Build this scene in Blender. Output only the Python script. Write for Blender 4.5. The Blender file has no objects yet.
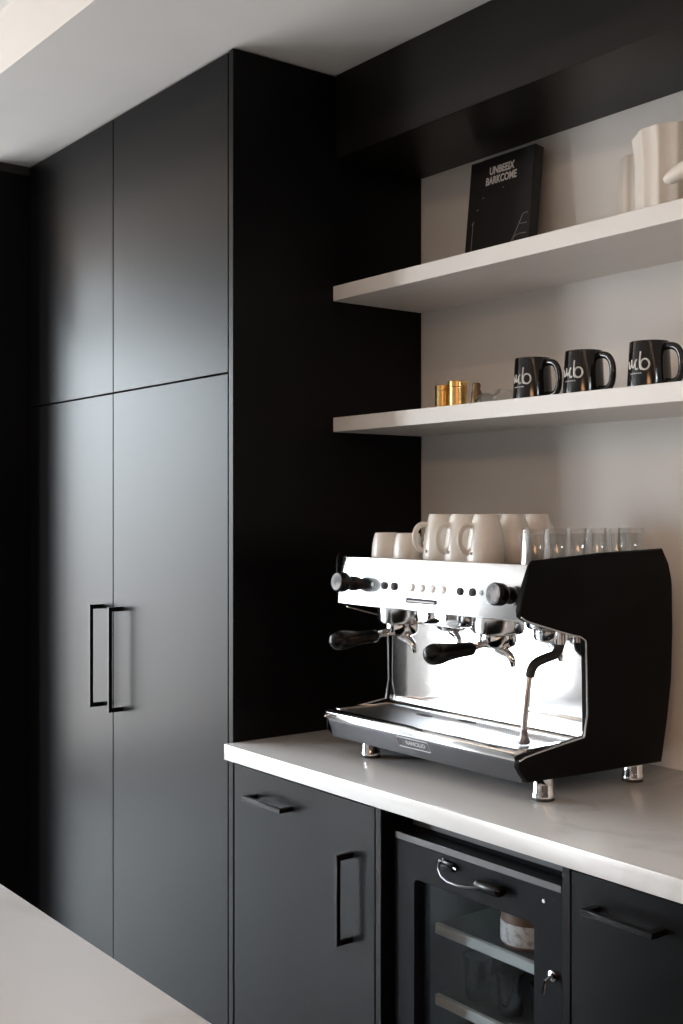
import bpy, bmesh, math, random
from mathutils import Vector, Matrix
random.seed(7)
S = bpy.context.scene
C = S.collection
PI = math.pi

# ------------------------------------------------------------------ camera
cam = bpy.data.objects.new('camera', bpy.data.cameras.new('camera'))
C.objects.link(cam)
cam.location = (0, 0, 1.44)
cam.rotation_euler = (PI/2, 0, math.atan2(901.5, 1180) * -1 + PI/2)
cam.data.sensor_fit = 'VERTICAL'
cam.data.sensor_height = 24
cam.data.lens = 24 * 1180 / 1024
cam.data.clip_start = 0.05
S.camera = cam

# ------------------------------------------------------------------ world, light, exposure
W = bpy.data.worlds.new('world'); S.world = W; W.use_nodes = True
bg = W.node_tree.nodes['Background']
bg.inputs[1].default_value = 44
_n, _l = W.node_tree.nodes, W.node_tree.links          # overcast sky above, duller ground below the horizon
_tc = _n.new('ShaderNodeTexCoord'); _sp = _n.new('ShaderNodeSeparateXYZ'); _cr = _n.new('ShaderNodeValToRGB'); _mr = _n.new('ShaderNodeMapRange')
_mr.inputs[1].default_value = -0.25; _mr.inputs[2].default_value = 0.6
_cr.color_ramp.elements[0].position = 0.18; _cr.color_ramp.elements[0].color = (0.38, 0.375, 0.375, 1)
_cr.color_ramp.elements[1].position = 0.42; _cr.color_ramp.elements[1].color = (0.85, 0.94, 1.0, 1)
_l.new(_tc.outputs['Generated'], _sp.inputs[0]); _l.new(_sp.outputs[2], _mr.inputs[0]); _l.new(_mr.outputs[0], _cr.inputs[0]); _l.new(_cr.outputs[0], bg.inputs[0])
S.view_settings.view_transform = 'Standard'
S.view_settings.look = 'None'
S.view_settings.exposure = 0.30
S.view_settings.gamma = 1.0
S.view_settings.use_curve_mapping = False
S.cycles.use_denoising = True
S.cycles.max_bounces = 10
S.cycles.diffuse_bounces = 5
S.cycles.glossy_bounces = 5
S.cycles.transmission_bounces = 10
S.cycles.transparent_max_bounces = 12
S.cycles.sample_clamp_indirect = 30
S.cycles.caustics_refractive = False
S.cycles.caustics_reflective = False

RX0, RX1, RY0, RY1, CZ = -6.0, 3.0, -6.5, 2.063, 2.53     # the room
WIN = [  # wall, a0, a1, z0, z1
    ('left', -3.25, -1.97, 0.08, 2.46), ('left', -1.0, 1.25, 0.08, 2.46)]

def portal(name, loc, rot, sx, sy):
    l = bpy.data.lights.new(name, 'AREA'); l.shape = 'RECTANGLE'; l.size = sx; l.size_y = sy
    l.cycles.is_portal = True
    o = bpy.data.objects.new(name, l); C.objects.link(o); o.location = loc; o.rotation_euler = rot
for (w, a, b, z0, z1) in WIN:
    if w == 'left':
        portal('window_daylight', (RX0 + 0.01, (a+b)/2, (z0+z1)/2), (PI/2, 0, -PI/2), b-a, z1-z0)
    else:
        portal('window_daylight', ((a+b)/2, RY0 + 0.01, (z0+z1)/2), (PI/2, 0, PI), b-a, z1-z0)

# warm LED line in the ceiling recess
led = bpy.data.lights.new('cove_light', 'AREA'); led.shape = 'RECTANGLE'; led.size = 8.5; led.size_y = 0.03
led.energy = 6.5; led.color = (1.0, 0.66, 0.40)
lo = bpy.data.objects.new('cove_light', led); C.objects.link(lo)
lo.location = (-1.5, 0.46, CZ + 0.145); lo.rotation_euler = (math.radians(35), 0, 0)
# unseen warm fill added for tan shadows, behind and right of the camera
fill_light = bpy.data.lights.new('warm_fill', 'AREA'); fill_light.shape = 'RECTANGLE'; fill_light.size = 1.6; fill_light.size_y = 1.2
fill_light.energy = 85; fill_light.color = (1.0, 0.52, 0.24)
lo = bpy.data.objects.new('warm_fill', fill_light); C.objects.link(lo); lo.location = (1.3, -2.0, CZ - 0.02)

# ------------------------------------------------------------------ materials
def mat(name, col, rough=0.5, metal=0.0, spec=0.5, trans=0.0, emit=None, es=0.0, coat=0.0, ior=None):
    m = bpy.data.materials.new(name); m.use_nodes = True
    p = m.node_tree.nodes['Principled BSDF']
    p.inputs['Base Color'].default_value = (*col, 1)
    p.inputs['Roughness'].default_value = rough
    p.inputs['Metallic'].default_value = metal
    p.inputs['Specular IOR Level'].default_value = spec
    p.inputs['Transmission Weight'].default_value = trans
    p.inputs['Coat Weight'].default_value = coat
    if ior: p.inputs['IOR'].default_value = ior
    if emit:
        p.inputs['Emission Color'].default_value = (*emit, 1)
        p.inputs['Emission Strength'].default_value = es
    return m
def nodes(m): return m.node_tree.nodes, m.node_tree.links, m.node_tree.nodes['Principled BSDF']
def add_noise(m, c1, c2, scale, lo=0.35, hi=0.65, stretch=(1, 1, 1), bump=0.0, detail=5, rough=None, dist=0.0):
    N, L, p = nodes(m)
    tc = N.new('ShaderNodeTexCoord'); mp = N.new('ShaderNodeMapping'); mp.inputs['Scale'].default_value = stretch
    nz = N.new('ShaderNodeTexNoise'); nz.inputs['Scale'].default_value = scale; nz.inputs['Detail'].default_value = detail
    nz.inputs['Distortion'].default_value = dist
    cr = N.new('ShaderNodeValToRGB')
    cr.color_ramp.elements[0].position = lo; cr.color_ramp.elements[1].position = hi
    cr.color_ramp.elements[0].color = (*c1, 1); cr.color_ramp.elements[1].color = (*c2, 1)
    L.new(tc.outputs['Object'], mp.inputs[0]); L.new(mp.outputs[0], nz.inputs['Vector'])
    L.new(nz.outputs['Fac'], cr.inputs[0]); L.new(cr.outputs[0], p.inputs['Base Color'])
    if rough:
        mr = N.new('ShaderNodeMapRange'); mr.inputs[3].default_value = rough[0]; mr.inputs[4].default_value = rough[1]
        L.new(nz.outputs['Fac'], mr.inputs[0]); L.new(mr.outputs[0], p.inputs['Roughness'])
    if bump:
        b = N.new('ShaderNodeBump'); b.inputs['Strength'].default_value = bump; b.inputs['Distance'].default_value = 0.002
        L.new(nz.outputs['Fac'], b.inputs['Height']); L.new(b.outputs[0], p.inputs['Normal'])
    return m
def thin_glass(name, tint=(1, 1, 1), refl=1.0, power=4.0):
    m = bpy.data.materials.new(name); m.use_nodes = True
    N, L = m.node_tree.nodes, m.node_tree.links; N.clear()
    o = N.new('ShaderNodeOutputMaterial'); mx = N.new('ShaderNodeMixShader'); t = N.new('ShaderNodeBsdfTransparent')
    g = N.new('ShaderNodeBsdfGlossy'); f = N.new('ShaderNodeLayerWeight')
    t.inputs[0].default_value = (*tint, 1); g.inputs['Roughness'].default_value = 0.02; g.inputs[0].default_value = (refl, refl, refl, 1)
    pw = N.new('ShaderNodeMath'); pw.operation = 'POWER'; pw.inputs[1].default_value = power
    ma = N.new('ShaderNodeMath'); ma.operation = 'MULTIPLY_ADD'; ma.inputs[1].default_value = 0.8; ma.inputs[2].default_value = 0.035
    f.inputs['Blend'].default_value = 0.5
    L.new(f.outputs['Facing'], pw.inputs[0]); L.new(pw.outputs[0], ma.inputs[0]); L.new(ma.outputs[0], mx.inputs[0])
    L.new(t.outputs[0], mx.inputs[1]); L.new(g.outputs[0], mx.inputs[2]); L.new(mx.outputs[0], o.inputs[0])
    return m

M = {}
M['lacquer'] = add_noise(mat('black_lacquer', (0.004, 0.004, 0.0045), 0.30, spec=0.125), (0.0038, 0.0038, 0.0042), (0.0045, 0.0045, 0.005), 3.0)
M['handle'] = add_noise(mat('black_handle_metal', (0.004, 0.004, 0.004), 0.35, spec=0.2), (0.003, 0.003, 0.003), (0.005, 0.005, 0.005), 40)
M['ceiling'] = add_noise(mat('ceiling_paint', (0.8, 0.79, 0.77), 0.9), (0.79, 0.78, 0.76), (0.81, 0.8, 0.78), 4)
M['wall'] = add_noise(mat('wall_paint', (0.80, 0.78, 0.75), 0.85), (0.79, 0.77, 0.74), (0.81, 0.79, 0.76), 3, bump=0.05)
M['dark_wall'] = add_noise(mat('dark_wall_paint', (0.05, 0.05, 0.05), 0.8), (0.045, 0.045, 0.045), (0.055, 0.055, 0.055), 3)
M['white_wall'] = add_noise(mat('white_wall_paint', (0.5, 0.5, 0.5), 0.9), (0.49, 0.49, 0.48), (0.52, 0.52, 0.51), 3)
M['floor'] = add_noise(mat('floor_concrete', (0.2, 0.2, 0.2), 0.3), (0.20, 0.195, 0.19), (0.25, 0.24, 0.235), 2.2, rough=(0.22, 0.34))
M['shelf'] = add_noise(mat('shelf_white', (0.78, 0.76, 0.73), 0.45), (0.77, 0.75, 0.72), (0.79, 0.77, 0.74), 6, stretch=(1, 4, 1))
M['bulkhead'] = add_noise(mat('bulkhead_black', (0.008, 0.0075, 0.007), 0.36, spec=0.25), (0.0075, 0.007, 0.0065), (0.0085, 0.008, 0.0075), 3)
M['frame_white'] = mat('window_frame_white', (0.7, 0.7, 0.7), 0.5)
M['steel'] = add_noise(mat('polished_steel', (0.8, 0.81, 0.82), 0.16, 1.0), (0.78, 0.79, 0.80), (0.84, 0.85, 0.86), 30, stretch=(1, 30, 30), rough=(0.1, 0.2))
M['mirror_steel'] = add_noise(mat('mirror_steel', (0.8, 0.81, 0.82), 0.06, 1.0), (0.78, 0.79, 0.80), (0.84, 0.85, 0.86), 30, stretch=(1, 30, 30), rough=(0.04, 0.09))
M['brushed'] = add_noise(mat('brushed_steel', (0.62, 0.64, 0.66), 0.25, 1.0), (0.60, 0.62, 0.64), (0.70, 0.72, 0.74), 40, stretch=(1, 30, 30), rough=(0.2, 0.3))
M['cap_metal'] = add_noise(mat('knob_cap_metal', (0.4, 0.41, 0.43), 0.6, 0.0, spec=0.1), (0.16, 0.17, 0.18), (0.50, 0.51, 0.53), 60)
M['chrome'] = mat('chrome', (0.83, 0.83, 0.84), 0.06, 1.0)
M['dark_steel'] = mat('dark_steel', (0.2, 0.2, 0.21), 0.3, 1.0)
M['gloss_black'] = add_noise(mat('machine_black', (0.004, 0.004, 0.0045), 0.45, spec=0.06), (0.0037, 0.0037, 0.004), (0.0045, 0.0045, 0.005), 20)
M['base_grey'] = add_noise(mat('base_front_grey', (0.075, 0.08, 0.09), 0.4, spec=0.4), (0.070, 0.075, 0.084), (0.082, 0.087, 0.098), 10)
M['plastic'] = mat('black_plastic', (0.004, 0.004, 0.004), 0.22, spec=0.22)
M['rubber'] = mat('black_rubber', (0.012, 0.012, 0.012), 0.6)
M['button'] = mat('white_button', (0.9, 0.9, 0.92), 0.4)
M['switch_grey'] = mat('switch_grey', (0.07, 0.065, 0.065), 0.5, spec=0.2)
M['lens'] = mat('pale_teal_lens', (0.45, 0.55, 0.56), 0.4, spec=0.2)
M['badge_line'] = mat('badge_silver', (0.5, 0.51, 0.54), 0.35, 0.3)
M['logo_plate'] = mat('logo_plate_slate', (0.05, 0.05, 0.075), 0.6, spec=0.1)
M['print_white'] = mat('white_print', (0.75, 0.75, 0.74), 0.6)
M['print_grey'] = mat('grey_print', (0.32, 0.30, 0.30), 0.6)
M['mug_black'] = add_noise(mat('black_glaze', (0.008, 0.008, 0.009), 0.12, spec=0.5), (0.007, 0.007, 0.008), (0.009, 0.009, 0.01), 10)
M['ceramic'] = add_noise(mat('cream_ceramic', (0.72, 0.69, 0.64), 0.25), (0.71, 0.68, 0.63), (0.74, 0.71, 0.66), 12)
M['vase'] = add_noise(mat('ivory_ceramic', (0.74, 0.69, 0.62), 0.5), (0.73, 0.68, 0.61), (0.76, 0.71, 0.64), 10)
M['gold'] = add_noise(mat('ribbed_brass', (0.75, 0.5, 0.2), 0.3, 1.0), (0.68, 0.44, 0.16), (0.82, 0.56, 0.24), 30, stretch=(1, 1, 20))
M['bronze'] = mat('dark_bronze', (0.16, 0.11, 0.06), 0.35, 0.8)
M['glass'] = mat('clear_glass', (0.97, 0.98, 0.98), 0.0, trans=1.0, ior=1.45)
M['pane'] = thin_glass('window_pane')
M['dimming_pane'] = thin_glass('dimming_window_pane', (0.62, 0.62, 0.62))  # tint added to dim one unseen window's reflection in the black doors
M['thin_glass'] = thin_glass('tumbler_glass', (0.90, 0.91, 0.91), 1.0, 1.3)
M['fridge_pane'] = thin_glass('fridge_door_glass', (0.88, 0.9, 0.91), 0.06)
M['fridge_black'] = add_noise(mat('fridge_coating', (0.008, 0.009, 0.011), 0.36, spec=0.06), (0.007, 0.008, 0.010), (0.009, 0.010, 0.012), 20)
M['fridge_edge'] = mat('fridge_edge_trim', (0.09, 0.095, 0.10), 0.45)
M['fridge_inside'] = mat('fridge_liner', (0.03, 0.03, 0.033), 0.6)
M['rack'] = mat('fridge_shelf_grey', (0.5, 0.55, 0.56), 0.5)
M['rack_dark'] = mat('fridge_shelf_plate', (0.05, 0.055, 0.06), 0.4)
M['box_black'] = add_noise(mat('board_black', (0.011, 0.010, 0.011), 0.5, spec=0.4), (0.010, 0.009, 0.010), (0.013, 0.012, 0.013), 10)
M['label_white'] = add_noise(mat('paper_label', (0.7, 0.7, 0.7), 0.7), (0.45, 0.45, 0.46), (0.75, 0.75, 0.75), 90, 0.4, 0.5)
M['choco'] = mat('brown_content', (0.2, 0.11, 0.075), 0.5)

def marble(name, base, vein, rough=0.22, scale=1.3):
    m = mat(name, base, rough); N, L, p = nodes(m)
    tc = N.new('ShaderNodeTexCoord'); n1 = N.new('ShaderNodeTexNoise'); n1.inputs['Scale'].default_value = scale
    n1.inputs['Detail'].default_value = 8; n1.inputs['Distortion'].default_value = 1.2
    a = N.new('ShaderNodeMath'); a.operation = 'SUBTRACT'; a.inputs[1].default_value = 0.5
    b = N.new('ShaderNodeMath'); b.operation = 'ABSOLUTE'
    cr = N.new('ShaderNodeValToRGB'); cr.color_ramp.elements[0].position = 0.0; cr.color_ramp.elements[1].position = 0.03
    cr.color_ramp.elements[0].color = (*vein, 1); cr.color_ramp.elements[1].color = (*base, 1)
    L.new(tc.outputs['Object'], n1.inputs['Vector']); L.new(n1.outputs['Fac'], a.inputs[0]); L.new(a.outputs[0], b.inputs[0])
    L.new(b.outputs[0], cr.inputs[0]); L.new(cr.outputs[0], p.inputs['Base Color'])
    return m
M['quartz'] = marble('counter_quartz', (0.60, 0.595, 0.59), (0.54, 0.53, 0.52))
M['island_top'] = marble('island_quartz', (0.70, 0.705, 0.715), (0.62, 0.62, 0.62), 0.3, 0.9)

def grate_mat():                                   # perforated drip tray plate
    m = mat('perforated_steel', (0.4, 0.4, 0.41), 0.35, 0.9); N, L, p = nodes(m)
    tc = N.new('ShaderNodeTexCoord'); mp = N.new('ShaderNodeMapping'); mp.inputs['Scale'].default_value = (170, 170, 170)
    vm = N.new('ShaderNodeVectorMath'); vm.operation = 'FRACTION'
    vs = N.new('ShaderNodeVectorMath'); vs.operation = 'SUBTRACT'; vs.inputs[1].default_value = (0.5, 0.5, 0.5)
    sx = N.new('ShaderNodeSeparateXYZ'); cb = N.new('ShaderNodeCombineXYZ'); ln = N.new('ShaderNodeVectorMath'); ln.operation = 'LENGTH'
    lt = N.new('ShaderNodeMath'); lt.operation = 'LESS_THAN'; lt.inputs[1].default_value = 0.33
    mx = N.new('ShaderNodeMix'); mx.data_type = 'RGBA'
    mx.inputs[6].default_value = (0.36, 0.36, 0.37, 1); mx.inputs[7].default_value = (0.02, 0.02, 0.02, 1)
    L.new(tc.outputs['Object'], mp.inputs[0]); L.new(mp.outputs[0], vm.inputs[0]); L.new(vm.outputs[0], vs.inputs[0])
    L.new(vs.outputs[0], sx.inputs[0]); L.new(sx.outputs[0], cb.inputs[0]); L.new(sx.outputs[1], cb.inputs[1])
    L.new(cb.outputs[0], ln.inputs[0]); L.new(ln.outputs['Value'], lt.inputs[0]); L.new(lt.outputs[0], mx.inputs[0])
    L.new(mx.outputs[2], p.inputs['Base Color'])
    return m
M['grate'] = grate_mat()

# ------------------------------------------------------------------ mesh helpers
class B:
    """collects shapes, in world coordinates, into one mesh"""
    def __init__(s): s.bm = bmesh.new()
    def _merge(s, t, bev=0, seg=2, ang=None):
        if bev > 0:
            es = [e for e in t.edges if len(e.link_faces) == 2 and (ang is None or e.calc_face_angle(0) > ang)]
            bmesh.ops.bevel(t, geom=es, offset=bev, segments=seg, profile=0.5, affect='EDGES', clamp_overlap=True)
        me = bpy.data.meshes.new('tmp'); t.to_mesh(me); t.free(); s.bm.from_mesh(me); bpy.data.meshes.remove(me)
        return s
    def box(s, x0, x1, y0, y1, z0, z1, bev=0.0, seg=2, mtx=None):
        t = bmesh.new(); bmesh.ops.create_cube(t, size=1)
        for v in t.verts:
            v.co = Vector(((x0+x1)/2 + v.co.x*(x1-x0), (y0+y1)/2 + v.co.y*(y1-y0), (z0+z1)/2 + v.co.z*(z1-z0)))
        if mtx: bmesh.ops.transform(t, matrix=mtx, verts=t.verts)
        return s._merge(t, bev, seg)
    def prism(s, pts, a0, a1, axis='x', bev=0.0, seg=2, ang=None):
        """polygon pts in the other two axes (y,z for x; x,z for y; x,y for z), extruded a0..a1"""
        def P(p, a):
            return {'x': (a, p[0], p[1]), 'y': (p[0], a, p[1]), 'z': (p[0], p[1], a)}[axis]
        t = bmesh.new(); n = len(pts)
        lo = [t.verts.new(P(p, a0)) for p in pts]; hi = [t.verts.new(P(p, a1)) for p in pts]
        t.faces.new(lo); t.faces.new(hi[::-1])
        for i in range(n): t.faces.new((lo[i], hi[i], hi[(i+1) % n], lo[(i+1) % n]))
        bmesh.ops.recalc_face_normals(t, faces=t.faces)
        return s._merge(t, bev, seg, ang)
    def lathe(s, prof, c=(0, 0, 0), n=40, axis='z', flute=None):
        """prof = [(r, h)]; open ends at r=0 are closed"""
        t = bmesh.new(); rings = []
        for r, h in prof:
            if r < 1e-6: rings.append([t.verts.new((0, 0, h))]); continue
            ring = []
            for k in range(n):
                a = 2*PI*k/n; rr = r*(flute(a, h) if flute else 1)
                ring.append(t.verts.new((rr*math.cos(a), rr*math.sin(a), h)))
            rings.append(ring)
        for A, D in zip(rings, rings[1:]):
            for k in range(n):
                a, b = A[k % len(A)], A[(k+1) % len(A)]; c2, d = D[(k+1) % len(D)], D[k % len(D)]
                f = [a, b, c2, d]; g = []
                for v in f:
                    if v not in g: g.append(v)
                if len(g) > 2:
                    try: t.faces.new(g)
                    except ValueError: pass
        bmesh.ops.recalc_face_normals(t, faces=t.faces)
        if axis == 'y': R = Matrix.Rotation(PI/2, 4, 'X')       # +h goes to -y
        elif axis == 'x': R = Matrix.Rotation(PI/2, 4, 'Y')
        elif axis == 'z': R = Matrix.Identity(4)
        else: R = axis
        bmesh.ops.transform(t, matrix=Matrix.Translation(c) @ R, verts=t.verts)
        return s._merge(t)
    def cyl(s, p, q, r0, r1=None, n=24):
        r1 = r0 if r1 is None else r1
        p, q = Vector(p), Vector(q); d = q - p
        R = d.to_track_quat('Z', 'Y').to_matrix().to_4x4()
        return s.lathe([(0, 0), (r0, 0), (r1, d.length), (0, d.length)], p, n, R)
    def tube(s, pts, r, n=12, smooth=0, flat=1.0):
        P = [Vector(p) for p in pts]
        R = list(r) if hasattr(r, '__len__') else [r]*len(P)
        for _ in range(smooth):
            Q, T = [P[0]], [R[0]]
            for i in range(len(P)-1):
                Q += [P[i]*.75+P[i+1]*.25, P[i]*.25+P[i+1]*.75]; T += [R[i]*.75+R[i+1]*.25, R[i]*.25+R[i+1]*.75]
            P, R = Q + [P[-1]], T + [R[-1]]
        t = bmesh.new(); rings = []; up = None
        for i, p in enumerate(P):
            d = (P[min(i+1, len(P)-1)] - P[max(i-1, 0)]).normalized()
            if up is None: up = Vector((0, 0, 1)) if abs(d.z) < 0.9 else Vector((1, 0, 0))
            a = d.cross(up).normalized(); b = a.cross(d).normalized(); up = b
            rings.append([t.verts.new(p + (a*math.cos(2*PI*k/n) + b*math.sin(2*PI*k/n)*flat)*R[i]) for k in range(n)])
        for A, D in zip(rings, rings[1:]):
            for k in range(n): t.faces.new((A[k], A[(k+1) % n], D[(k+1) % n], D[k]))
        t.faces.new(rings[0]); t.faces.new(rings[-1][::-1])
        bmesh.ops.recalc_face_normals(t, faces=t.faces)
        return s._merge(t)
    def text(s, body, size, depth, mtx, sx=1.0, bold=0.0, warp=None):
        cu = bpy.data.curves.new('t', 'FONT'); cu.body = body; cu.size = size; cu.extrude = depth; cu.offset = bold
        cu.align_x = 'CENTER'; cu.align_y = 'CENTER'; cu.resolution_u = 3
        o = bpy.data.objects.new('t', cu); C.objects.link(o)
        dg = bpy.context.evaluated_depsgraph_get(); dg.update()
        me = bpy.data.meshes.new_from_object(o.evaluated_get(dg))
        t = bmesh.new(); t.from_mesh(me)
        for v in t.verts:
            v.co.x *= sx
            if warp: v.co = warp(v.co)
        bmesh.ops.transform(t, matrix=mtx, verts=t.verts)
        bpy.data.objects.remove(o); bpy.data.curves.remove(cu); bpy.data.meshes.remove(me)
        return s._merge(t)

def root_loc(o):
    while o.parent: o = o.parent
    return o.location.copy()
def obj(name, b, m, parent=None, smooth=38):
    me = bpy.data.meshes.new(name)
    if parent is not None:
        off = root_loc(parent); bmesh.ops.translate(b.bm, vec=-off, verts=b.bm.verts)
    b.bm.normal_update()
    th = math.radians(smooth)
    for f in b.bm.faces: f.smooth = True
    for e in b.bm.edges:
        if len(e.link_faces) == 2: e.smooth = e.calc_face_angle(0) < th
        else: e.smooth = False
    b.bm.to_mesh(me); b.bm.free()
    me.materials.append(M[m] if isinstance(m, str) else m)
    o = bpy.data.objects.new(name, me); C.objects.link(o)
    if parent is not None: o.parent = parent
    return o
def mesh_thing(name, b, m, loc, label, cat, group=None, smooth=38):
    bmesh.ops.translate(b.bm, vec=-Vector(loc), verts=b.bm.verts)
    o = obj(name, b, m, None, smooth); o.location = loc
    return tag(o, label, cat, group)
def tag(o, label, cat, group=None):
    o['label'] = label; o['category'] = cat
    if group: o['group'] = group
    return o
def thing(name, loc, label, cat, group=None):
    o = bpy.data.objects.new(name, None); C.objects.link(o); o.location = loc; o.empty_display_size = 0.05
    return tag(o, label, cat, group)
def struct(name, b, m, smooth=38):
    o = obj(name, b, m, None, smooth); o['kind'] = 'structure'; return o
def copy_tree(o, parent=None):
    c = o.copy(); C.objects.link(c); c.parent = parent
    for ch in list(o.children): copy_tree(ch, c)
    return c

# ------------------------------------------------------------------ the room
T = 0.12
struct('floor', B().box(RX0-T, RX1+T, RY0-T, RY1+T, -0.1, 0.0), 'floor')
c = B()
c.box(RX0-T, RX1+T, 1.108, RY1+T, CZ, CZ+0.3)                 # strip of ceiling over the cabinets
c.box(RX0-T, RX1+T, RY0-T, 0.35, CZ, CZ+0.3)
c.box(RX0-T, RX1+T, 0.35, 1.108, CZ+0.155, CZ+0.3)            # raised recess of the cove light
struct('ceiling', c, 'ceiling')
struct('wall_back', B().box(RX0-T, RX1+T, RY1, RY1+T, 0, CZ), 'wall')
struct('wall_right', B().box(RX1, RX1+T, RY0-T, RY1, 0, CZ), 'dark_wall')
def wall_with_windows(name, w):
    b = B(); rs = sorted([r for r in WIN if r[0] == w], key=lambda r: r[1])
    lo, hi = (RY0-T, RY1) if w == 'left' else (RX0, RX1)
    def bx(a0, a1, z0, z1):
        if w == 'left': b.box(RX0-T, RX0, a0, a1, z0, z1)
        else: b.box(a0, a1, RY0-T, RY0, z0, z1)
    z0, z1 = rs[0][3], rs[0][4]
    bx(lo, hi, 0, z0); bx(lo, hi, z1, CZ); e = lo
    for r in rs: bx(e, r[1], z0, z1); e = r[2]
    bx(e, hi, z0, z1)
    struct(name, b, 'white_wall')
wall_with_windows('wall_left', 'left')
struct('wall_front', B().box(RX0, RX1, RY0-T, RY0, 0, CZ), 'white_wall')
for i, (w, a, b_, z0, z1) in enumerate(WIN):
    f = B(); g = B(); t = 0.05
    def bx(bb, a0, a1, zz0, zz1, d0=-0.09, d1=-0.03, bev=0.004):
        if w == 'left': bb.box(RX0+d0, RX0+d1, a0, a1, zz0, zz1, bev)
        else: bb.box(a0, a1, RY0+d0, RY0+d1, zz0, zz1, bev)
    bx(f, a, b_, z0, z0+t); bx(f, a, b_, z1-t, z1); bx(f, a, a+t, z0+t, z1-t); bx(f, b_-t, b_, z0+t, z1-t)
    bx(f, (a+b_)/2-0.02, (a+b_)/2+0.02, z0+t, z1-t)
    fr = struct('window_%d' % (i+1), f, 'frame_white')
    bx(g, a+t, b_-t, z0+t, z1-t, -0.063, -0.057, 0)
    obj('window_pane', g, 'dimming_pane' if b_ > 0 else 'pane', fr)
# black bulkhead above the shelves
struct('trim_1', B().box(-2.349, RX1, 1.777, RY1, 2.32, CZ, 0.0015, 1), 'bulkhead')
# black return wall left of the tall cabinet, with a recessed grey shadow gap on top
struct('wall_side', B().box(-3.75, -3.553, 1.35, RY1, 0, CZ-0.03, 0.002, 1), 'lacquer')
struct('trim_2', B().box(-3.74, -3.565, 1.36, RY1, CZ-0.03, CZ), 'dark_wall')

# ------------------------------------------------------------------ tall cabinet
FY = 1.476
def bar_handle_v(x, z0, z1, y=FY, w=0.010, out=0.040):
    b = B()
    b.box(x-w/2, x+w/2, y-out, y-out+0.010, z0, z1, 0.001, 1)
    for z in (z0, z1-0.012): b.box(x-w/2, x+w/2, y-out+0.009, y+0.001, z, z+0.012, 0.001, 1)
    return b
def bar_handle_h(x0, x1, z, y=FY, h=0.010, out=0.036):
    b = B()
    b.box(x0, x1, y-out, y-out+0.010, z-h/2, z+h/2, 0.001, 1)
    for x in (x0, x1-0.012): b.box(x, x+0.012, y-out+0.009, y+0.001, z-h/2, z+h/2, 0.001, 1)
    return b
tc = thing('tall_cabinet', (-2.95, 1.77, 0), 'tall matte black cabinet of four doors reaching the ceiling, left of the counter', 'cabinet')
b = B()
b.box(-2.370, -2.350, FY, RY1-0.002, 0.0, CZ-0.003, 0.0012, 1)
b.box(-3.552, -3.534, FY+0.004, RY1-0.002, 0.0, CZ-0.003)
b.box(-3.534, -2.370, FY+0.024, RY1-0.002, 0.08, CZ-0.003)
b.box(-3.534, -2.370, FY+0.06, RY1-0.002, 0.0, 0.08)
obj('carcass', b, 'lacquer', tc)
SX, SZ, G = -2.970, 1.768, 0.0018
for (x0, x1) in ((-3.548, SX-G), (SX+G, -2.3735)):
    for (z0, z1) in ((0.085, SZ-G), (SZ+G, CZ-0.006)):
        d = obj('door', B().box(x0, x1, FY, FY+0.022, z0, z1, 0.0012, 1), 'lacquer', tc)
        if z0 < 1:
            hx = -3.036 if x0 < SX-0.1 else -2.920
            obj('handle', bar_handle_v(hx, 0.897, 1.182), 'handle', d)

# ------------------------------------------------------------------ countertop and base cabinets
CX1 = 1.2
mesh_thing('countertop', B().box(-2.349, CX1, 1.450, RY1-0.001, 0.8635, 0.900, 0.0018, 2), 'quartz', (-0.6, 1.75, 0.86),
           'long pale quartz countertop with faint veins, under the coffee machine', 'countertop')
bc = thing('base_cabinet', (-2.08, 1.77, 0), 'black base cabinet with a vertical and a short horizontal handle, left of the small fridge', 'cabinet')
b = B()
b.box(-1.822+0.001, -1.804, FY, RY1-0.01, 0.0, 0.858, 0.001, 1)
b.box(-2.349, -2.342, FY+0.024, RY1-0.01, 0.0, 0.858)
b.box(-2.342, -1.822, FY+0.024, RY1-0.01, 0.08, 0.852)
b.box(-2.342, -1.822, FY+0.06, RY1-0.01, 0.0, 0.08)
obj('carcass', b, 'lacquer', bc)
d = obj('door', B().box(-2.345, -1.8235, FY, FY+0.022, 0.085, 0.852, 0.0012, 1), 'lacquer', bc)
obj('pull_handle', bar_handle_h(-2.258, -2.105, 0.793), 'handle', d)
obj('bar_handle', bar_handle_v(-1.900, 0.563, 0.747), 'handle', d)
bc2 = thing('base_cabinet', (-0.7, 1.77, 0), 'black base cabinet with one horizontal handle, right of the small fridge', 'cabinet')
b = B()
b.box(-1.331, -1.3135, FY, RY1-0.01, 0.0, 0.858, 0.001, 1)
b.box(-1.3135, CX1-0.02, FY+0.024, RY1-0.01, 0.08, 0.852)
b.box(-1.3135, CX1-0.02, FY+0.06, RY1-0.01, 0.0, 0.08)
obj('carcass', b, 'lacquer', bc2)
x = -1.3105
for w_ in (0.5, 0.5, 0.5, 0.5, 0.488):
    d = obj('door', B().box(x, x+w_-0.003, FY, FY+0.022, 0.085, 0.852, 0.0012, 1), 'lacquer', bc2)
    obj('pull_handle', bar_handle_h(x+0.050, x+0.190, 0.804), 'handle', d)
    x += w_

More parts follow.
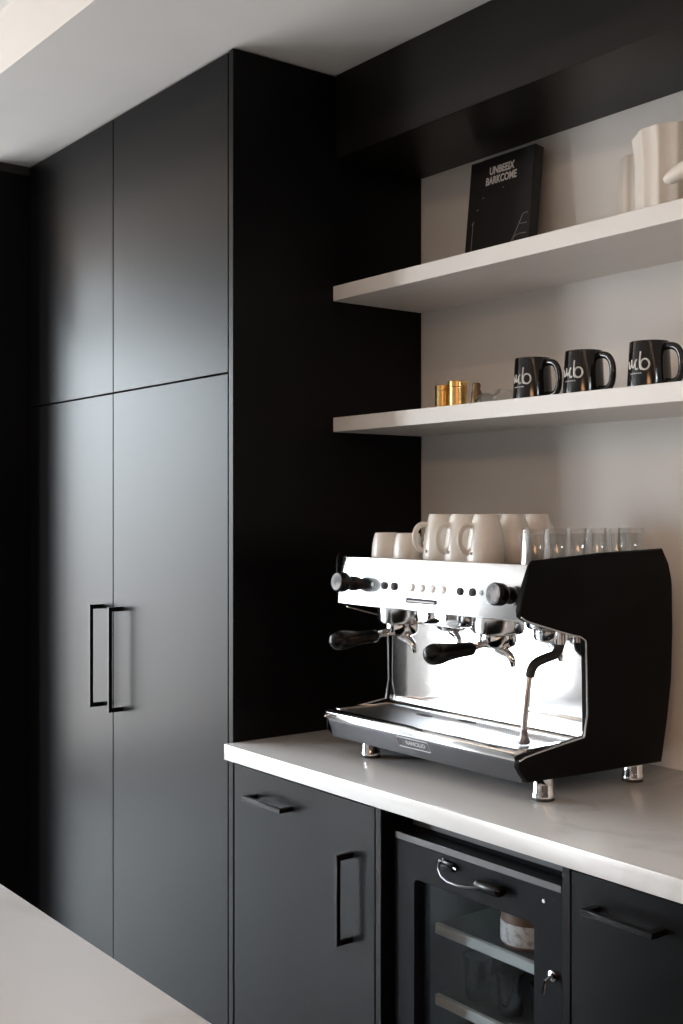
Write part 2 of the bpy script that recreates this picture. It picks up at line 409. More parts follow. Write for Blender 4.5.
# ------------------------------------------------------------------ under-counter fridge
fr = thing('display_fridge', (-1.57, 1.75, 0), 'small black glass-door fridge set under the counter between the cabinets', 'fridge')
fx0, fx1, fy = -1.789, -1.352, 1.500
b = B(); t = 0.03
b.box(fx0, fx0+t, fy+0.052, 2.02, 0.03, 0.828, 0.002, 1); b.box(fx1-t, fx1, fy+0.052, 2.02, 0.03, 0.828, 0.002, 1)
b.box(fx0+t, fx1-t, fy+0.052, 2.02, 0.796, 0.828, 0.001, 1); b.box(fx0+t, fx1-t, fy+0.052, 2.02, 0.03, 0.10)
obj('housing', b, 'fridge_black', fr)
b = B(); b.box(fx0+t, fx1-t, 1.99, 2.01, 0.10, 0.796)
b.box(fx0+t+0.0005, fx0+t+0.006, fy+0.06, 1.99, 0.1005, 0.7955); b.box(fx1-t-0.006, fx1-t-0.0005, fy+0.06, 1.99, 0.1005, 0.7955)
obj('liner', b, 'fridge_inside', fr)
obj('top_trim', B().box(fx0, fx1, fy+0.046, fy+0.052, 0.816, 0.830, 0.001, 1), 'fridge_edge', fr)
for q in ((fx0+0.04, fy+0.1), (fx1-0.04, fy+0.1), (fx0+0.04, 1.96), (fx1-0.04, 1.96)):
    obj('foot', B().lathe([(0, 0), (0.018, 0), (0.015, 0.031), (0, 0.031)], (q[0], q[1], 0.0)), 'rubber', fr)
def round_rect(x0, x1, z0, z1, r, n=6):
    P = []
    for cx, cz, a0 in ((x1-r, z1-r, 0), (x0+r, z1-r, PI/2), (x0+r, z0+r, PI), (x1-r, z0+r, 1.5*PI)):
        for k in range(n+1):
            a = a0 + PI/2*k/n; P.append((cx+r*math.cos(a), cz+r*math.sin(a)))
    return P
def frame_mesh(x0, x1, z0, z1, inner, y0, y1):
    """rectangle with a rounded opening"""
    b = B(); t = b.bm; n = len(inner); cx, cz = (x0+x1)/2, (z0+z1)/2
    outer = []
    for (px, pz) in inner:      # push each opening point to the outer rectangle
        outer.append((x0 if px < cx else x1, pz, px) )
    # build from four strips plus the corner fans
    ix0 = min(p[0] for p in inner); ix1 = max(p[0] for p in inner); iz0 = min(p[1] for p in inner); iz1 = max(p[1] for p in inner)
    k = n//4
    quads = [(x1, z1), (x0, z1), (x0, z0), (x1, z0)]
    for y in (y0, y1):
        vi = [t.verts.new((p[0], y, p[1])) for p in inner]; vo = [t.verts.new((q[0], y, q[1])) for q in quads]
        if y == y0: A = (vi, vo)
        else: D = (vi, vo)
        for c4 in range(4):
            for j in range(k-1): t.faces.new((vi[c4*k+j], vi[c4*k+j+1], vo[c4]))
            a = vi[c4*k+k-1]; bb = vi[(c4*k+k) % n]
            t.faces.new((a, bb, vo[(c4+1) % 4], vo[c4]))
    for i in range(n): t.faces.new((A[0][i], A[0][(i+1) % n], D[0][(i+1) % n], D[0][i]))
    for i in range(4): t.faces.new((A[1][i], A[1][(i+1) % 4], D[1][(i+1) % 4], D[1][i]))
    bmesh.ops.recalc_face_normals(t, faces=t.faces)
    return b
dr = obj('door', frame_mesh(fx0, fx1, 0.085, 0.808, round_rect(-1.732, -1.416, 0.16, 0.730, 0.012), fy, fy+0.042), 'fridge_black', fr)
obj('door_top_trim', B().box(fx0+0.001, fx1-0.001, fy-0.0015, fy-0.0002, 0.7980, 0.8110, 0.0008, 1), 'fridge_edge', dr)
obj('glass_pane', B().box(-1.738, -1.410, fy+0.016, fy+0.022, 0.154, 0.736), 'fridge_pane', dr)
b = B()
b.tube([(-1.650, fy+0.002, 0.784), (-1.643, fy-0.020, 0.779), (-1.610, fy-0.036, 0.764), (-1.560, fy-0.036, 0.763), (-1.525, fy-0.024, 0.769)], 0.0024, 10, 1)
b.tube([(-1.650, fy+0.000, 0.787), (-1.605, fy-0.006, 0.778)], 0.0026, 8)
h = obj('pull_handle', b, 'dark_steel', dr)
obj('handle_mount', B().box(-1.545, -1.478, fy-0.026, fy+0.0, 0.760, 0.780, 0.009, 3), 'plastic', h)
obj('handle_mount', B().box(-1.656, -1.612, fy-0.008, fy+0.0, 0.770, 0.788, 0.004, 2), 'plastic', h)
obj('screw', B().lathe([(0.0, 0.0), (0.0045, 0.0), (0.0035, 0.002), (0, 0.002)], (-1.393, fy, 0.775), 12, 'y'), 'chrome', dr)
b = B(); b.lathe([(0, 0), (0.009, 0), (0.009, 0.006), (0.006, 0.008), (0, 0.008)], (-1.370, fy, 0.655), 20, 'y')
b.tube([(-1.370, fy-0.008, 0.655), (-1.371, fy-0.020, 0.650), (-1.374, fy-0.022, 0.628)], 0.003, 8)
obj('lock', b, 'chrome', dr)
FS1, FS2 = 0.622, 0.481
for z in (FS1, FS2, 0.34):
    sh = obj('shelf', B().box(fx0+t+0.0065, fx1-t-0.0065, 1.5845, 1.985, z-0.008, z, 0.001, 1), 'rack_dark', fr)
    obj('front_rail', B().box(fx0+t+0.0065, fx1-t-0.0065, 1.572, 1.584, z-0.020, z+0.001, 0.002, 1), 'rack', sh)
# what stands in the fridge
j = thing('milk_jar', (-1.563, 1.645, FS1), 'squat jar with brown content and a white paper label, on the upper fridge shelf', 'jar')
obj('body', B().lathe([(0, 0.0005), (0.050, 0.0005), (0.055, 0.006), (0.055, 0.078), (0.047, 0.092), (0.045, 0.10), (0, 0.10)], (-1.563, 1.645, FS1)), 'choco', j)
obj('label_band', B().lathe([(0.0556, 0.008), (0.0562, 0.009), (0.0562, 0.046), (0.0556, 0.047)], (-1.563, 1.645, FS1)), 'label_white', j)
j['label'] = 'squat jar with brown content and a white paper label, on the upper fridge shelf'
b = B()
b.prism([(-1.500, 1.600), (-1.440, 1.600), (-1.440, 1.66), (-1.500, 1.66)], FS1+0.0005, FS1+0.075, 'z', 0.006, 2)
mesh_thing('carton', b, 'label_white', (-1.470, 1.630, FS1), 'pale printed carton beside the brown jar on the upper fridge shelf', 'carton')
cupprof = [(0, 0.0005), (0.022, 0.0005), (0.024, 0.006), (0.027, 0.074), (0.029, 0.078), (0.029, 0.084), (0.0265, 0.084), (0.025, 0.078), (0.022, 0.010), (0, 0.008)]
for i, (px, py, lb) in enumerate(((-1.688, 1.628, 'glossy black cup, leftmost on the lower fridge shelf'),
                                  (-1.598, 1.628, 'glossy black cup in the middle of the row on the lower fridge shelf'),
                                  (-1.508, 1.628, 'glossy black cup at the right on the lower fridge shelf'))):
    mesh_thing('black_cup', B().lathe(cupprof, (px, py, FS2)), 'mug_black', (px, py, FS2), lb, 'cup', 'black cups inside the fridge')

# ------------------------------------------------------------------ floating shelves
mesh_thing('floating_shelf', B().box(-2.349, CX1, 1.768, RY1-0.001, 1.965, 2.002, 0.001, 1), 'shelf', (-0.6, 1.9, 1.965),
           'upper white floating shelf holding the black printed box and the vase', 'shelf', 'floating shelves')
mesh_thing('floating_shelf', B().box(-2.349, CX1, 1.768, RY1-0.001, 1.639, 1.675, 0.001, 1), 'shelf', (-0.6, 1.9, 1.639),
           'lower white floating shelf holding the black mugs', 'shelf', 'floating shelves')

# ------------------------------------------------------------------ upper shelf: printed black box
px0, px1 = -2.098, -1.886
lean = Matrix.Translation((0, 1.972, 2.0025)) @ Matrix.Rotation(math.radians(-6), 4, 'X') @ Matrix.Translation((0, -1.972, -2.0025))
pb = thing('printed_box', ((px0+px1)/2, 1.985, 2.0025), 'flat black box with white lettering and thin line art leaning on the wall, upper shelf', 'box')
obj('board', B().box(px0, px1, 1.972, 2.002, 2.0025, 2.290, 0.0015, 1, lean), 'box_black', pb)
FT = lean @ Matrix.Translation(((px0+px1)/2 - 0.0, 1.972, 2.0025)) @ Matrix.Rotation(PI/2, 4, 'X')
b = B()
b.text('UNBEEIX', 0.026, 0.0004, FT @ Matrix.Translation((0.002, 0.253, 0.0005)), 0.78, 0.0007)
b.text('BARKCOME', 0.026, 0.0004, FT @ Matrix.Translation((0.002, 0.229, 0.0005)), 0.74, 0.0007)
obj('lettering', b, 'print_white', pb)
def on_board(b, pts, r=0.0007): b.tube([FT @ Vector((x, z, 0.0006)) for x, z in pts], r, 6, 2)
b = B(); on_board(b, [(-0.083, 0.0), (-0.083, 0.135)]); on_board(b, [(-0.086, 0.132), (-0.083, 0.135), (-0.080, 0.138)], 0.0012)
obj('vertical_line', b, 'print_grey', pb)
b = B()
on_board(b, [(-0.04, 0.012), (0.0, 0.025), (0.03, 0.045), (0.055, 0.07), (0.075, 0.11), (0.083, 0.128), (0.098, 0.128)], 0.0008)
on_board(b, [(0.0, 0.022), (0.03, 0.048), (0.05, 0.05), (0.06, 0.072)], 0.0006)
on_board(b, [(0.055, 0.074), (0.07, 0.082), (0.098, 0.080)], 0.0008); on_board(b, [(0.072, 0.106), (0.085, 0.104), (0.098, 0.104)], 0.0007)
obj('branch_drawing', b, 'print_grey', pb)
b = B(); on_board(b, [(-0.022, 0.035), (-0.018, 0.052), (-0.005, 0.058), (0.015, 0.052)], 0.0006)
obj('curl_drawing', b, 'print_grey', pb)
for (x, z) in ((-0.07, 0.165), (-0.054, 0.192), (0.012, 0.205)):
    b = B(); on_board(b, [(x-0.002, z), (x, z+0.0005), (x+0.002, z)], 0.0014)
    obj('star_dot', b, 'print_grey', pb)

# ------------------------------------------------------------------ upper shelf: fluted vase and the vessels beside it
def fl(n, amp, ph=0.0):
    def f(a, h):
        s_ = math.sin(a*n/2 + ph); return 1 + amp*(abs(s_)*2 - 1.0) + 0.012*math.sin(3*a+1)
    return f
va = thing('fluted_vase', (-1.424, 1.910, 2.0025), 'large ivory ceramic vase with deep vertical flutes on the upper shelf', 'vase')
prof = [(0, 0), (0.076, 0), (0.079, 0.004), (0.081, 0.05), (0.081, 0.11), (0.083, 0.14), (0.086, 0.163), (0.087, 0.169), (0.083, 0.169), (0.077, 0.14), (0.078, 0.02), (0, 0.015)]
b = B(); b.lathe(prof, (-1.424, 1.910, 2.0025), 132, 'z', fl(14, -0.026, 0.2))
for v in b.bm.verts:                                  # rim dips towards its left side
    k = max(0.0, (v.co.z-2.12)/0.05); v.co.z -= 0.016*k*max(0, -(v.co.x+1.44))/0.08
obj('body', b, 'vase', va, 60)
b = B(); b.lathe([(0, 0), (0.045, 0), (0.048, 0.004), (0.046, 0.10), (0.044, 0.176), (0.042, 0.178), (0.040, 0.174), (0.041, 0.02), (0, 0.015)], (-1.582, 2.000, 2.0025), 72, 'z', fl(9, 0.04))
mesh_thing('fluted_tumbler', b, 'vase', (-1.582, 2.000, 2.0025), 'shorter pale fluted vessel half hidden behind the left side of the large vase', 'vase', smooth=60)
sb = thing('spouted_bowl', (-1.19, 1.86, 2.0025), 'smooth white ceramic bowl whose rounded spout pokes in at the right edge, upper shelf', 'bowl')
obj('bowl', B().lathe([(0, 0), (0.04, 0), (0.06, 0.012), (0.078, 0.04), (0.085, 0.075), (0.082, 0.075), (0.074, 0.04), (0.055, 0.016), (0, 0.012)], (-1.19, 1.86, 2.0025)), 'vase', sb)
obj('spout', B().tube([(-1.215, 1.80, 2.078), (-1.26, 1.79, 2.073), (-1.32, 1.79, 2.060), (-1.352, 1.79, 2.051), (-1.362, 1.79, 2.050)], [0.026, 0.020, 0.0155, 0.0125, 0.007], 16, 2), 'vase', sb)

# ------------------------------------------------------------------ lower shelf: black mugs
LZ = 1.6755
mprof = [(0, 0.0), (0.038, 0.0), (0.0425, 0.003), (0.0425, 0.008), (0.0380, 0.0905), (0.0373, 0.0930), (0.0360, 0.0910), (0.0395, 0.012), (0.036, 0.006), (0, 0.006)]
def cyl_warp(R, slope=0.0):
    def w(co):
        r = R + slope*co.y + co.z; a = -PI/2 + co.x/R
        return Vector((r*math.cos(a), r*math.sin(a), co.y))
    return w
def black_mug(loc, label):
    o = thing('black_mug', loc, label, 'mug', 'black printed mugs on the lower shelf')
    L = Vector(loc)
    obj('body', B().lathe(mprof, loc, 56), 'mug_black', o)
    hp = [(0.030, 0.080), (0.048, 0.082), (0.065, 0.077), (0.075, 0.060), (0.076, 0.034), (0.070, 0.016), (0.054, 0.010), (0.038, 0.014)]
    obj('handle', B().tube([L + Vector((x, 0, z)) for x, z in hp], 0.0060, 14, 2, 1.2), 'mug_black', o)
    g = B()
    def st(pts, r=0.0016, sm=2):
        out = []
        for x, z in pts:
            z = 0.012 + z*0.80; x = x*0.9 + 0.004; R = 0.0425 - (z-0.008)*0.0545; a = -PI/2 + x/0.04
            out.append(L + Vector((R*math.cos(a), R*math.sin(a), z)))
        g.tube(out, r, 6, sm)
    st([(-0.028, 0.052), (-0.024, 0.030), (-0.015, 0.050)]); st([(-0.017, 0.056), (-0.014, 0.030), (-0.003, 0.056)])
    st([(-0.006, 0.052), (-0.006, 0.030), (0.001, 0.034)]); st([(0.006, 0.074), (0.004, 0.040), (0.008, 0.030)])
    st([(0.008, 0.032)] + [(0.0155+0.0095*math.cos(a), 0.043+0.013*math.sin(a)) for a in [PI*1.15+2*PI*k/14 for k in range(15)]], 0.0018, 1)
    for k in range(6): st([(-0.020+0.005*k, 0.021), (-0.0185+0.005*k, 0.024), (-0.0165+0.005*k, 0.021)], 0.0006, 1)
    obj('script_logo', g, 'print_white', o)
    return o
black_mug((-1.762, 1.862, LZ), 'black mug with white script logo, leftmost of the three on the lower shelf')
black_mug((-1.618, 1.860, LZ), 'black mug with white script logo, middle of the three on the lower shelf')
black_mug((-1.453, 1.860, LZ), 'black mug with white script logo, nearest the right edge on the lower shelf')

# lower shelf: brass canisters, small bronze shaker, clear glass pieces
def canister(loc, r, h, label):
    o = thing('brass_canister', loc, label, 'canister', 'brass canisters on the lower shelf')
    obj('body', B().lathe([(0, 0), (r-0.001, 0), (r, 0.001), (r, h*0.78), (r-0.0008, h*0.785), (0, h*0.785)], loc, 36), 'gold', o)
    obj('lid', B().lathe([(0, h*0.79), (r-0.0006, h*0.79), (r+0.0006, h*0.80), (r+0.0006, h-0.001), (r-0.001, h), (0, h)], loc, 36), 'gold', o)
canister((-2.047, 1.862, LZ), 0.0180, 0.060, 'small brass canister, left of the two on the lower shelf')
canister((-1.997, 1.862, LZ), 0.0220, 0.065, 'wider brass canister, right of the two on the lower shelf')
mesh_thing('bronze_shaker', B().lathe([(0, 0), (0.012, 0), (0.013, 0.002), (0.012, 0.035), (0.008, 0.045), (0.010, 0.052), (0.008, 0.058), (0, 0.060)], (-1.948, 1.875, LZ), 28),
           'bronze', (-1.948, 1.875, LZ), 'slim dark bronze shaker just right of the brass canisters', 'shaker')
mesh_thing('glass_dish', B().lathe([(0.033, 0.0), (0.033, 0.001), (0.030, 0.014), (0.020, 0.026), (0.007, 0.031), (0, 0.0315), (0, 0.0295), (0.006, 0.029), (0.019, 0.024), (0.028, 0.013), (0.031, 0.0)], (-1.902, 1.862, LZ), 40),
           'thin_glass', (-1.902, 1.862, LZ), 'little overturned clear glass dish on the lower shelf', 'dish')
b = B(); t_ = bmesh.new(); bmesh.ops.create_icosphere(t_, subdivisions=2, radius=0.024)
for v in t_.verts:
    v.co *= random.uniform(0.72, 1.15); v.co.z *= 0.85; v.co += Vector((-1.850, 1.862, LZ+0.021))
mz = min(v.co.z for v in t_.verts)
for v in t_.verts: v.co.z += LZ - mz
b._merge(t_)
mesh_thing('glass_ornament', b, 'thin_glass', (-1.850, 1.862, LZ), 'faceted clear glass ornament left of the black mugs', 'ornament', smooth=5)

# ------------------------------------------------------------------ espresso machine
em = thing('espresso_machine', (-1.80, 1.76, 0.9), 'two-group chrome and black espresso machine standing on the quartz countertop', 'coffee machine')
XL, XR = -2.099, -1.519                       # inner faces of the side panels
cprof = [(1.600, 1.350), (1.590, 1.340), (1.572, 1.300), (1.560, 1.262), (1.562, 1.248), (1.575, 1.240), (1.62, 1.228), (1.680, 1.212), (1.735, 1.200),
         (1.738, 1.180), (1.742, 1.012), (1.700, 1.008), (1.575, 0.994), (1.558, 0.988), (1.556, 0.975), (1.566, 0.960), (1.580, 0.945), (1.72, 0.940), (1.966, 0.934),
         (1.985, 1.02), (1.998, 1.10), (2.002, 1.20), (2.000, 1.290), (1.995, 1.335), (1.979, 1.366), (1.79, 1.361)]
def side_panel(xi, xo, bulge, prof_=None):
    b = B(); b.prism(prof_ or cprof, xi, xo, 'x'); t = b.bm
    s = 1 if xo > xi else -1
    # crease near the top: cut the outer face and lean the strip above it inwards
    r = bmesh.ops.bisect_plane(t, geom=t.verts[:]+t.edges[:]+t.faces[:], plane_co=(0, 0, 1.303), plane_no=(0, 0.0, 1))
    for v in t.verts:
        if abs(v.co.x-xo) < 1e-5:
            if v.co.z > 1.31: v.co.x -= s*bulge*min(1, (v.co.z-1.303)/0.05)
    es = [e for e in t.edges if len(e.link_faces) == 2 and e.calc_face_angle(0) > 0.9 and all(abs(v.co.x-xi) > 0.004 for v in e.verts)]
    bmesh.ops.bevel(t, geom=es, offset=0.0045, segments=3, profile=0.5, affect='EDGES', clamp_overlap=True)
    return b
obj('side_panel', side_panel(XR+0.0005, -1.504, 0.008), 'gloss_black', em, 50)
obj('side_panel', side_panel(XL-0.0005, -2.107, 0.002, [(max(y, 1.592 if z > 1.1 else 1.566), z) if not 1.24 <= z <= 1.25 else (1.597+0.01*(z < 1.245), z) for y, z in cprof]), 'gloss_black', em, 50)
# bright metal edging along both C-shaped cut-outs
for xx, edge in ((-1.5045, cprof[4:14]), (XL+0.001, cprof[6:14])):
    obj('edge_trim', B().tube([(xx, y-0.0015, z) for y, z in edge], 0.0019, 8, 1), 'brushed', em)
# housing behind the splash plate and head box
b = B(); b.box(XL, XR, 1.752, 1.965, 0.945, 1.322, 0.004, 2)
obj('rear_housing', b, 'gloss_black', em)
b = B(); b.prism([(1.612, 1.322), (1.600, 1.246), (1.751, 1.216), (1.751, 1.322)], XL, XR, 'x', 0.002, 1)
obj('head_box', b, 'dark_steel', em)
b = B(); b.box(XL, XR, 1.607, 1.975, 1.3225, 1.332, 0.003, 2)
for y in (1.70, 1.78, 1.86): b.box(XL+0.01, XR-0.01, y-0.002, y+0.002, 1.331, 1.3335)
ctray = obj('cup_tray', b, 'brushed', em)
# polished front panel, leaning back slightly
th_ = math.atan2(0.013, 0.108)
PM = Matrix.Translation((0, 1.590, 1.2355)) @ Matrix.Rotation(-th_, 4, 'X')      # local: x, y into the machine, z up the panel
b = B(); b.box(XL+0.001, XR-0.001, 0, 0.014, 0, 0.108, 0.003, 3, PM)
fp = obj('front_panel', b, 'steel', em)
def onp(x, h, out=0.0): return PM @ Vector((x, -out, h))
PR = Matrix.Rotation(-th_, 4, 'X') @ Matrix.Rotation(PI/2, 4, 'X')
def disc(x, h, prof, n=28, bb=None):
    b = bb or B(); b.lathe(prof, onp(x, h), n, PR); return b
for kx in (-2.046, -1.566):
    k = obj('steam_knob', disc(kx, 0.048, [(0, 0), (0.0165, 0), (0.0165, 0.006), (0.0135, 0.012), (0.0145, 0.016), (0.0200, 0.022), (0.0215, 0.026), (0.0215, 0.043), (0.0195, 0.046), (0, 0.046)], 32), 'plastic', fp)
    b = disc(kx, 0.048, [(0, 0.0462), (0.0175, 0.0462), (0.0185, 0.0468), (0.0175, 0.0480), (0.012, 0.0486), (0, 0.0488)], 32)
    obj('knob_cap', b, 'cap_metal', k)
for gx in (-1.9385, -1.9055, -1.7035, -1.6690):
    b = disc(gx, 0.0485, [(0, 0), (0.0080, 0), (0.0084, 0.003), (0.0062, 0.0045), (0.0055, 0.003), (0, 0.003)])
    s1 = obj('rocker_switch', b, 'switch_grey', fp)
    obj('switch_cap', disc(gx, 0.0485, [(0, 0.0031), (0.0032, 0.0031), (0.003, 0.005), (0, 0.0052)], 16), 'rubber', s1)
for gx in (-1.976, -1.6445):
    obj('indicator_lamp', disc(gx, 0.049, [(0, 0), (0.0055, 0), (0.005, 0.002), (0, 0.003)], 20), 'lens', fp)
for gx in (-1.8485, -1.8165, -1.7850, -1.7530):
    obj('brew_button', disc(gx, 0.049, [(0, 0), (0.0095, 0), (0.0098, 0.0015), (0.0074, 0.0020), (0.0062, 0.0042), (0.004, 0.0048), (0, 0.0050)], 24), 'button', fp)
b = B(); b.box(-1.864, -1.768, -0.0012, 0.001, 0.0165, 0.0275, 0.0004, 1, PM)
lp = obj('logo_strip', b, 'logo_plate', fp)
b = B(); b.box(-1.860, -1.776, -0.0018, -0.0012, 0.0195, 0.0222, 0, 1, PM)
obj('logo_line', b, 'print_white', lp)
# splash plate
b = B(); b.box(XL+0.0005, XR-0.0005, 1.744, 1.7515, 0.985, 1.224, 0.0015, 1)
obj('splash_plate', b, 'mirror_steel', em)
b = B(); b.prism([(1.7435, 1.018), (1.7435, 1.0042), (1.728, 1.0042), (1.7405, 1.008)], XL+0.001, XR-0.001, 'x')
obj('splash_lip', b, 'steel', em)
# drip tray
b = B()
b.prism([(1.560, 0.984), (1.558, 0.998), (1.563, 1.0035), (1.574, 1.0045), (1.588, 1.0005), (1.588, 0.984)], XL+0.001, XR-0.001, 'x', 0.0012, 2)
b.box(XL+0.001, XL+0.014, 1.588, 1.743, 0.990, 1.0035, 0.001, 1); b.box(XR-0.014, XR-0.001, 1.588, 1.743, 0.990, 1.0035, 0.001, 1)
b.box(XL+0.014, XR-0.014, 1.733, 1.743, 0.990, 1.0035, 0.001, 1)
dt = obj('drip_tray', b, 'steel', em)
obj('drip_grate', B().box(XL+0.0145, XR-0.0145, 1.5885, 1.7325, 0.994, 1.0005), 'grate', dt)
for (cx, cy) in ((-1.918, 1.690), (-1.806, 1.712)):
    obj('grate_slot', B().prism([(cx+0.026*math.cos(a), cy+0.0085*math.sin(a)) for a in [2*PI*k/24 for k in range(24)]], 1.0002, 1.0012, 'z'), 'rubber', dt)
# base with grey front
b = B(); b.prism([(1.575, 0.984), (1.586, 0.946), (1.935, 0.942), (1.935, 0.988), (1.60, 0.988)], XL+0.0, XR-0.0, 'x', 0.002, 1)
obj('base', b, 'gloss_black', em)
b = B(); b.prism([(1.5665, 0.9835), (1.5665, 0.978), (1.579, 0.941), (1.587, 0.941), (1.576, 0.9835)], XL+0.0005, XR-0.0005, 'x', 0.0015, 2)
bf = obj('base_front', b, 'base_grey', em)
sl = math.atan2(0.0125, 0.037)
BM = Matrix.Translation((-1.8135, 1.5665, 0.978)) @ Matrix.Rotation(sl, 4, 'X') @ Matrix.Rotation(PI/2, 4, 'X')   # local x right, y up, z out
b = B()
pts = [(-0.050, 0.0005), (0.045, 0.0005), (0.050, -0.020), (-0.046, -0.020)]
for p, q in zip(pts, pts[1:]+pts[:1]): b.cyl(BM @ Vector((*p, 0.0004)), BM @ Vector((*q, 0.0004)), 0.0010, n=6)
b.text('RANCILIO', 0.0125, 0.0003, BM @ Matrix.Translation((0.006, -0.0095, 0.0004)), 1.05, 0.0003)
b.tube([BM @ Vector((x, y, 0.0005)) for x, y in ((-0.044, -0.005), (-0.041, -0.014), (-0.0385, -0.007), (-0.036, -0.014), (-0.034, -0.005))], 0.0008, 6)
obj('badge', b, 'badge_line', bf)
# feet
for (qx, qy) in ((-2.030, 1.632), (-1.530, 1.645), (-1.530, 1.905), (-2.030, 1.905)):
    f = obj('foot', B().lathe([(0, 0.044), (0.0195, 0.044), (0.0195, 0.016), (0.0215, 0.012), (0.0215, 0.006), (0, 0.006)], (qx, qy, 0.9), 32), 'chrome', em)
    obj('foot_pad', B().lathe([(0, 0.006), (0.0205, 0.006), (0.0215, 0.0005), (0, 0.0005)], (qx, qy, 0.9), 32), 'rubber', f)
# brew groups with portafilters
def group(gx, ang):
    gy = 1.668
    b = B(); b.lathe([(0, 1.250), (0.052, 1.250), (0.052, 1.206), (0.049, 1.200), (0.042, 1.198), (0, 1.198)], (gx, gy, 0), 48)
    gh = obj('group_head', b, 'steel', em)
    P = Vector((gx, gy, 0)); d = Vector((math.sin(ang), -math.cos(ang), 0))
    b = B(); b.lathe([(0, 1.1985), (0.036, 1.1985), (0.0365, 1.184), (0.034, 1.176), (0.024, 1.170), (0, 1.169)], (gx, gy, 0), 40)
    pf = obj('portafilter', b, 'chrome', em)
    b = B(); b.tube([P+d*0.025+Vector((0, 0, 1.182)), P+d*0.045+Vector((0, 0, 1.180)), P+d*0.072+Vector((0, 0, 1.175))], [0.010, 0.0075, 0.0075], 12, 1)
    obj('neck', b, 'chrome', pf)
    b = B(); hz = 1.174
    hs = [(0.066, 0.0105), (0.070, 0.0140), (0.085, 0.0142), (0.105, 0.0145), (0.130, 0.0172), (0.150, 0.0205), (0.168, 0.0210), (0.180, 0.0155), (0.185, 0.005)]
    b.tube([P+d*s_+Vector((0, 0, hz-(s_-0.066)*0.05)) for s_, _ in hs], [r for _, r in hs], 20, 2)
    obj('grip', b, 'plastic', pf)
    b = B()
    b.tube([P+Vector((0.0, 0, 1.172)), P+Vector((0.010, 0.002, 1.166)), P+Vector((0.024, 0.006, 1.160)), P+Vector((0.032, 0.008, 1.148)), P+Vector((0.033, 0.008, 1.135))], [0.012, 0.010, 0.0085, 0.0075, 0.005], 14, 2)
    obj('spout', b, 'chrome', pf)
group(-1.968, -0.06); group(-1.672, -0.04)
# chrome block and fittings between the groups
b = B(); b.box(-1.885, -1.760, 1.640, 1.700, 1.203, 1.245, 0.004, 2)
b.cyl((-1.86, 1.636, 1.224), (-1.86, 1.642, 1.224), 0.014); b.cyl((-1.80, 1.636, 1.224), (-1.80, 1.642, 1.224), 0.010)
obj('manifold', b, 'chrome', em)
# steam wand
wx = -1.560
sw = obj('steam_wand', B().tube([(wx, 1.640, 1.132), (wx, 1.632, 1.090), (wx, 1.626, 1.045), (wx, 1.625, 1.028)], 0.0064, 14, 1), 'brushed', em)
b = B(); b.tube([(wx+0.006, 1.719, 1.215), (wx+0.006, 1.719, 1.180), (wx+0.004, 1.708, 1.165), (wx+0.002, 1.680, 1.160), (wx, 1.655, 1.153), (wx, 1.644, 1.140), (wx, 1.641, 1.126)], 0.0094, 16, 2)
obj('rubber_sleeve', b, 'rubber', sw)
obj('wand_joint', B().cyl((wx+0.006, 1.719, 1.185), (wx+0.006, 1.719, 1.222), 0.0105), 'chrome', sw)
obj('wand_tip', B().lathe([(0, 0.0005), (0.011, 0.0005), (0.012, 0.006), (0.008, 0.014), (0.0075, 0.022), (0.0065, 0.028), (0, 0.028)], (wx, 1.6245, 1.0025), 24), 'dark_steel', sw)

# ------------------------------------------------------------------ cups on the machine
TZ = 1.3345
def tall_mug(loc, hang, label):
    o = thing('cream_mug', loc, label, 'mug', 'cream mugs upside down on the machine')
    o.rotation_euler = (0, 0, 0)
    pr = [(0.0362, 0.0), (0.0375, 0.001), (0.0382, 0.012), (0.0380, 0.028), (0.0358, 0.050), (0.0312, 0.075), (0.0262, 0.093), (0.0240, 0.1005), (0.0222, 0.1012), (0.020, 0.0985),
          (0, 0.0985), (0, 0.094), (0.020, 0.093), (0.029, 0.072), (0.0335, 0.049), (0.0356, 0.028), (0.0352, 0.012)]
    obj('body', B().lathe(pr+[pr[0]], loc, 48), 'ceramic', o)
    L = Vector(loc); d = Vector((math.cos(hang), math.sin(hang), 0))
    hp = [(0.0285, 0.078), (0.042, 0.080), (0.053, 0.070), (0.0565, 0.052), (0.053, 0.035), (0.044, 0.026), (0.034, 0.023)]
    obj('handle', B().tube([L + d*x + Vector((0, 0, z)) for x, z in hp], 0.0040, 12, 2, 1.5), 'ceramic', o)
    g = B()
    for k in range(3): 
        a = -PI/2-0.15+k*0.06
        g.tube([L+Vector((0.0384*math.cos(a), 0.0384*math.sin(a), 0.020)), L+Vector((0.0384*math.cos(a+0.03), 0.0384*math.sin(a+0.03), 0.026))], 0.0007, 6)
    obj('printed_mark', g, 'print_grey', o)
tall_mug((-1.859, 1.685, TZ), math.radians(238), 'cream mug upside down, first tall one right of the two small cups')
tall_mug((-1.775, 1.670, TZ), math.radians(248), 'cream mug upside down, second tall one, left of the large front mug')
tall_mug((-1.694, 1.657, TZ), math.radians(246), 'cream mug upside down at the front, the one nearest the glasses')
tall_mug((-1.852, 1.825, TZ), math.radians(35), 'cream mug hidden behind the front mug, only its right handle showing')
tall_mug((-1.734, 1.775, TZ), math.radians(110), 'cream mug upside down in the back row, just right of the front mug')
tall_mug((-1.750, 1.862, TZ), math.radians(95), 'cream mug upside down, rearmost, just above the first glasses')
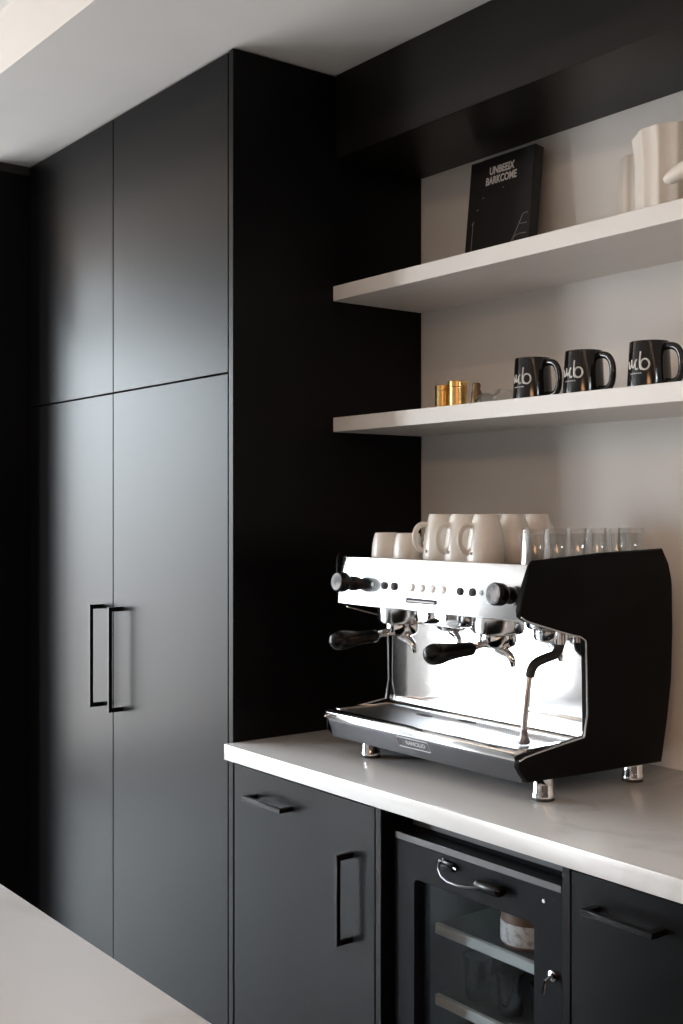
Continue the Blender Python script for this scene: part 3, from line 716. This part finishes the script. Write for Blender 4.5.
def small_cup(loc, label):
    o = thing('espresso_cup', loc, label, 'cup', 'small cups upside down on the machine')
    pr = [(0.0310, 0.0), (0.0325, 0.001), (0.0328, 0.012), (0.0310, 0.034), (0.0275, 0.052), (0.0250, 0.0592), (0.023, 0.0600), (0.021, 0.0575), (0, 0.0575), (0, 0.053), (0.024, 0.052), (0.029, 0.033), (0.0305, 0.012)]
    obj('body', B().lathe(pr+[pr[0]], loc, 40), 'ceramic', o)
    L = Vector(loc); d = Vector((0.34, 0.94, 0))
    obj('handle', B().tube([L + d*x + Vector((0, 0, z)) for x, z in [(0.024, 0.046), (0.036, 0.047), (0.045, 0.036), (0.042, 0.022), (0.030, 0.016)]], 0.0032, 10, 2, 1.4), 'ceramic', o)
small_cup((-2.012, 1.662, TZ), 'small cream espresso cup upside down, leftmost on top of the machine')
small_cup((-1.940, 1.664, TZ), 'small cream espresso cup upside down, second from the left on the machine')

# glasses upside down, in a row going back
gp = [(0.0290, 0.0), (0.0302, 0.0008), (0.0300, 0.004), (0.0262, 0.0700), (0.0245, 0.0740), (0, 0.0745), (0, 0.0640), (0.0225, 0.0635), (0.0240, 0.0600), (0.0278, 0.004)]
words_ = ['nearest of the row of glasses upside down on the machine', 'second nearest glass in the row on the machine', 'third glass in the row, counted from the front',
          'fourth glass in the row, counted from the front', 'second glass from the wall in the row', 'glass at the far end of the row, nearest the wall']
g0 = None
for k in range(6):
    loc = (-1.556 + 0.001*((k*7) % 3), 1.653+0.0590*k - (0.018 if k > 4 else 0), TZ)
    if k == 0:
        g0 = mesh_thing('glass_tumbler', B().lathe(gp+[gp[0]], loc, 44), 'thin_glass', loc, 'x', 'glass', 'tumblers upside down on the machine'); o = g0
    else: o = copy_tree(g0); o.location = loc
    o['label'] = 'clear tumbler, ' + words_[k]

# ------------------------------------------------------------------ kitchen island in the foreground
ki = thing('kitchen_island', (-1.3, 0.1, 0), 'kitchen island with a white marble-look top, cut by the lower left corner', 'island')
obj('worktop', B().box(-1.98, 0.9, -0.45, 0.648, 0.870, 0.900, 0.002, 2), 'island_top', ki)
b = B(); b.box(-1.95, 0.87, -0.42, 0.62, 0.08, 0.8695, 0.002, 1); b.box(-1.90, 0.82, -0.37, 0.57, 0, 0.08)
obj('cabinet_body', b, 'lacquer', ki)
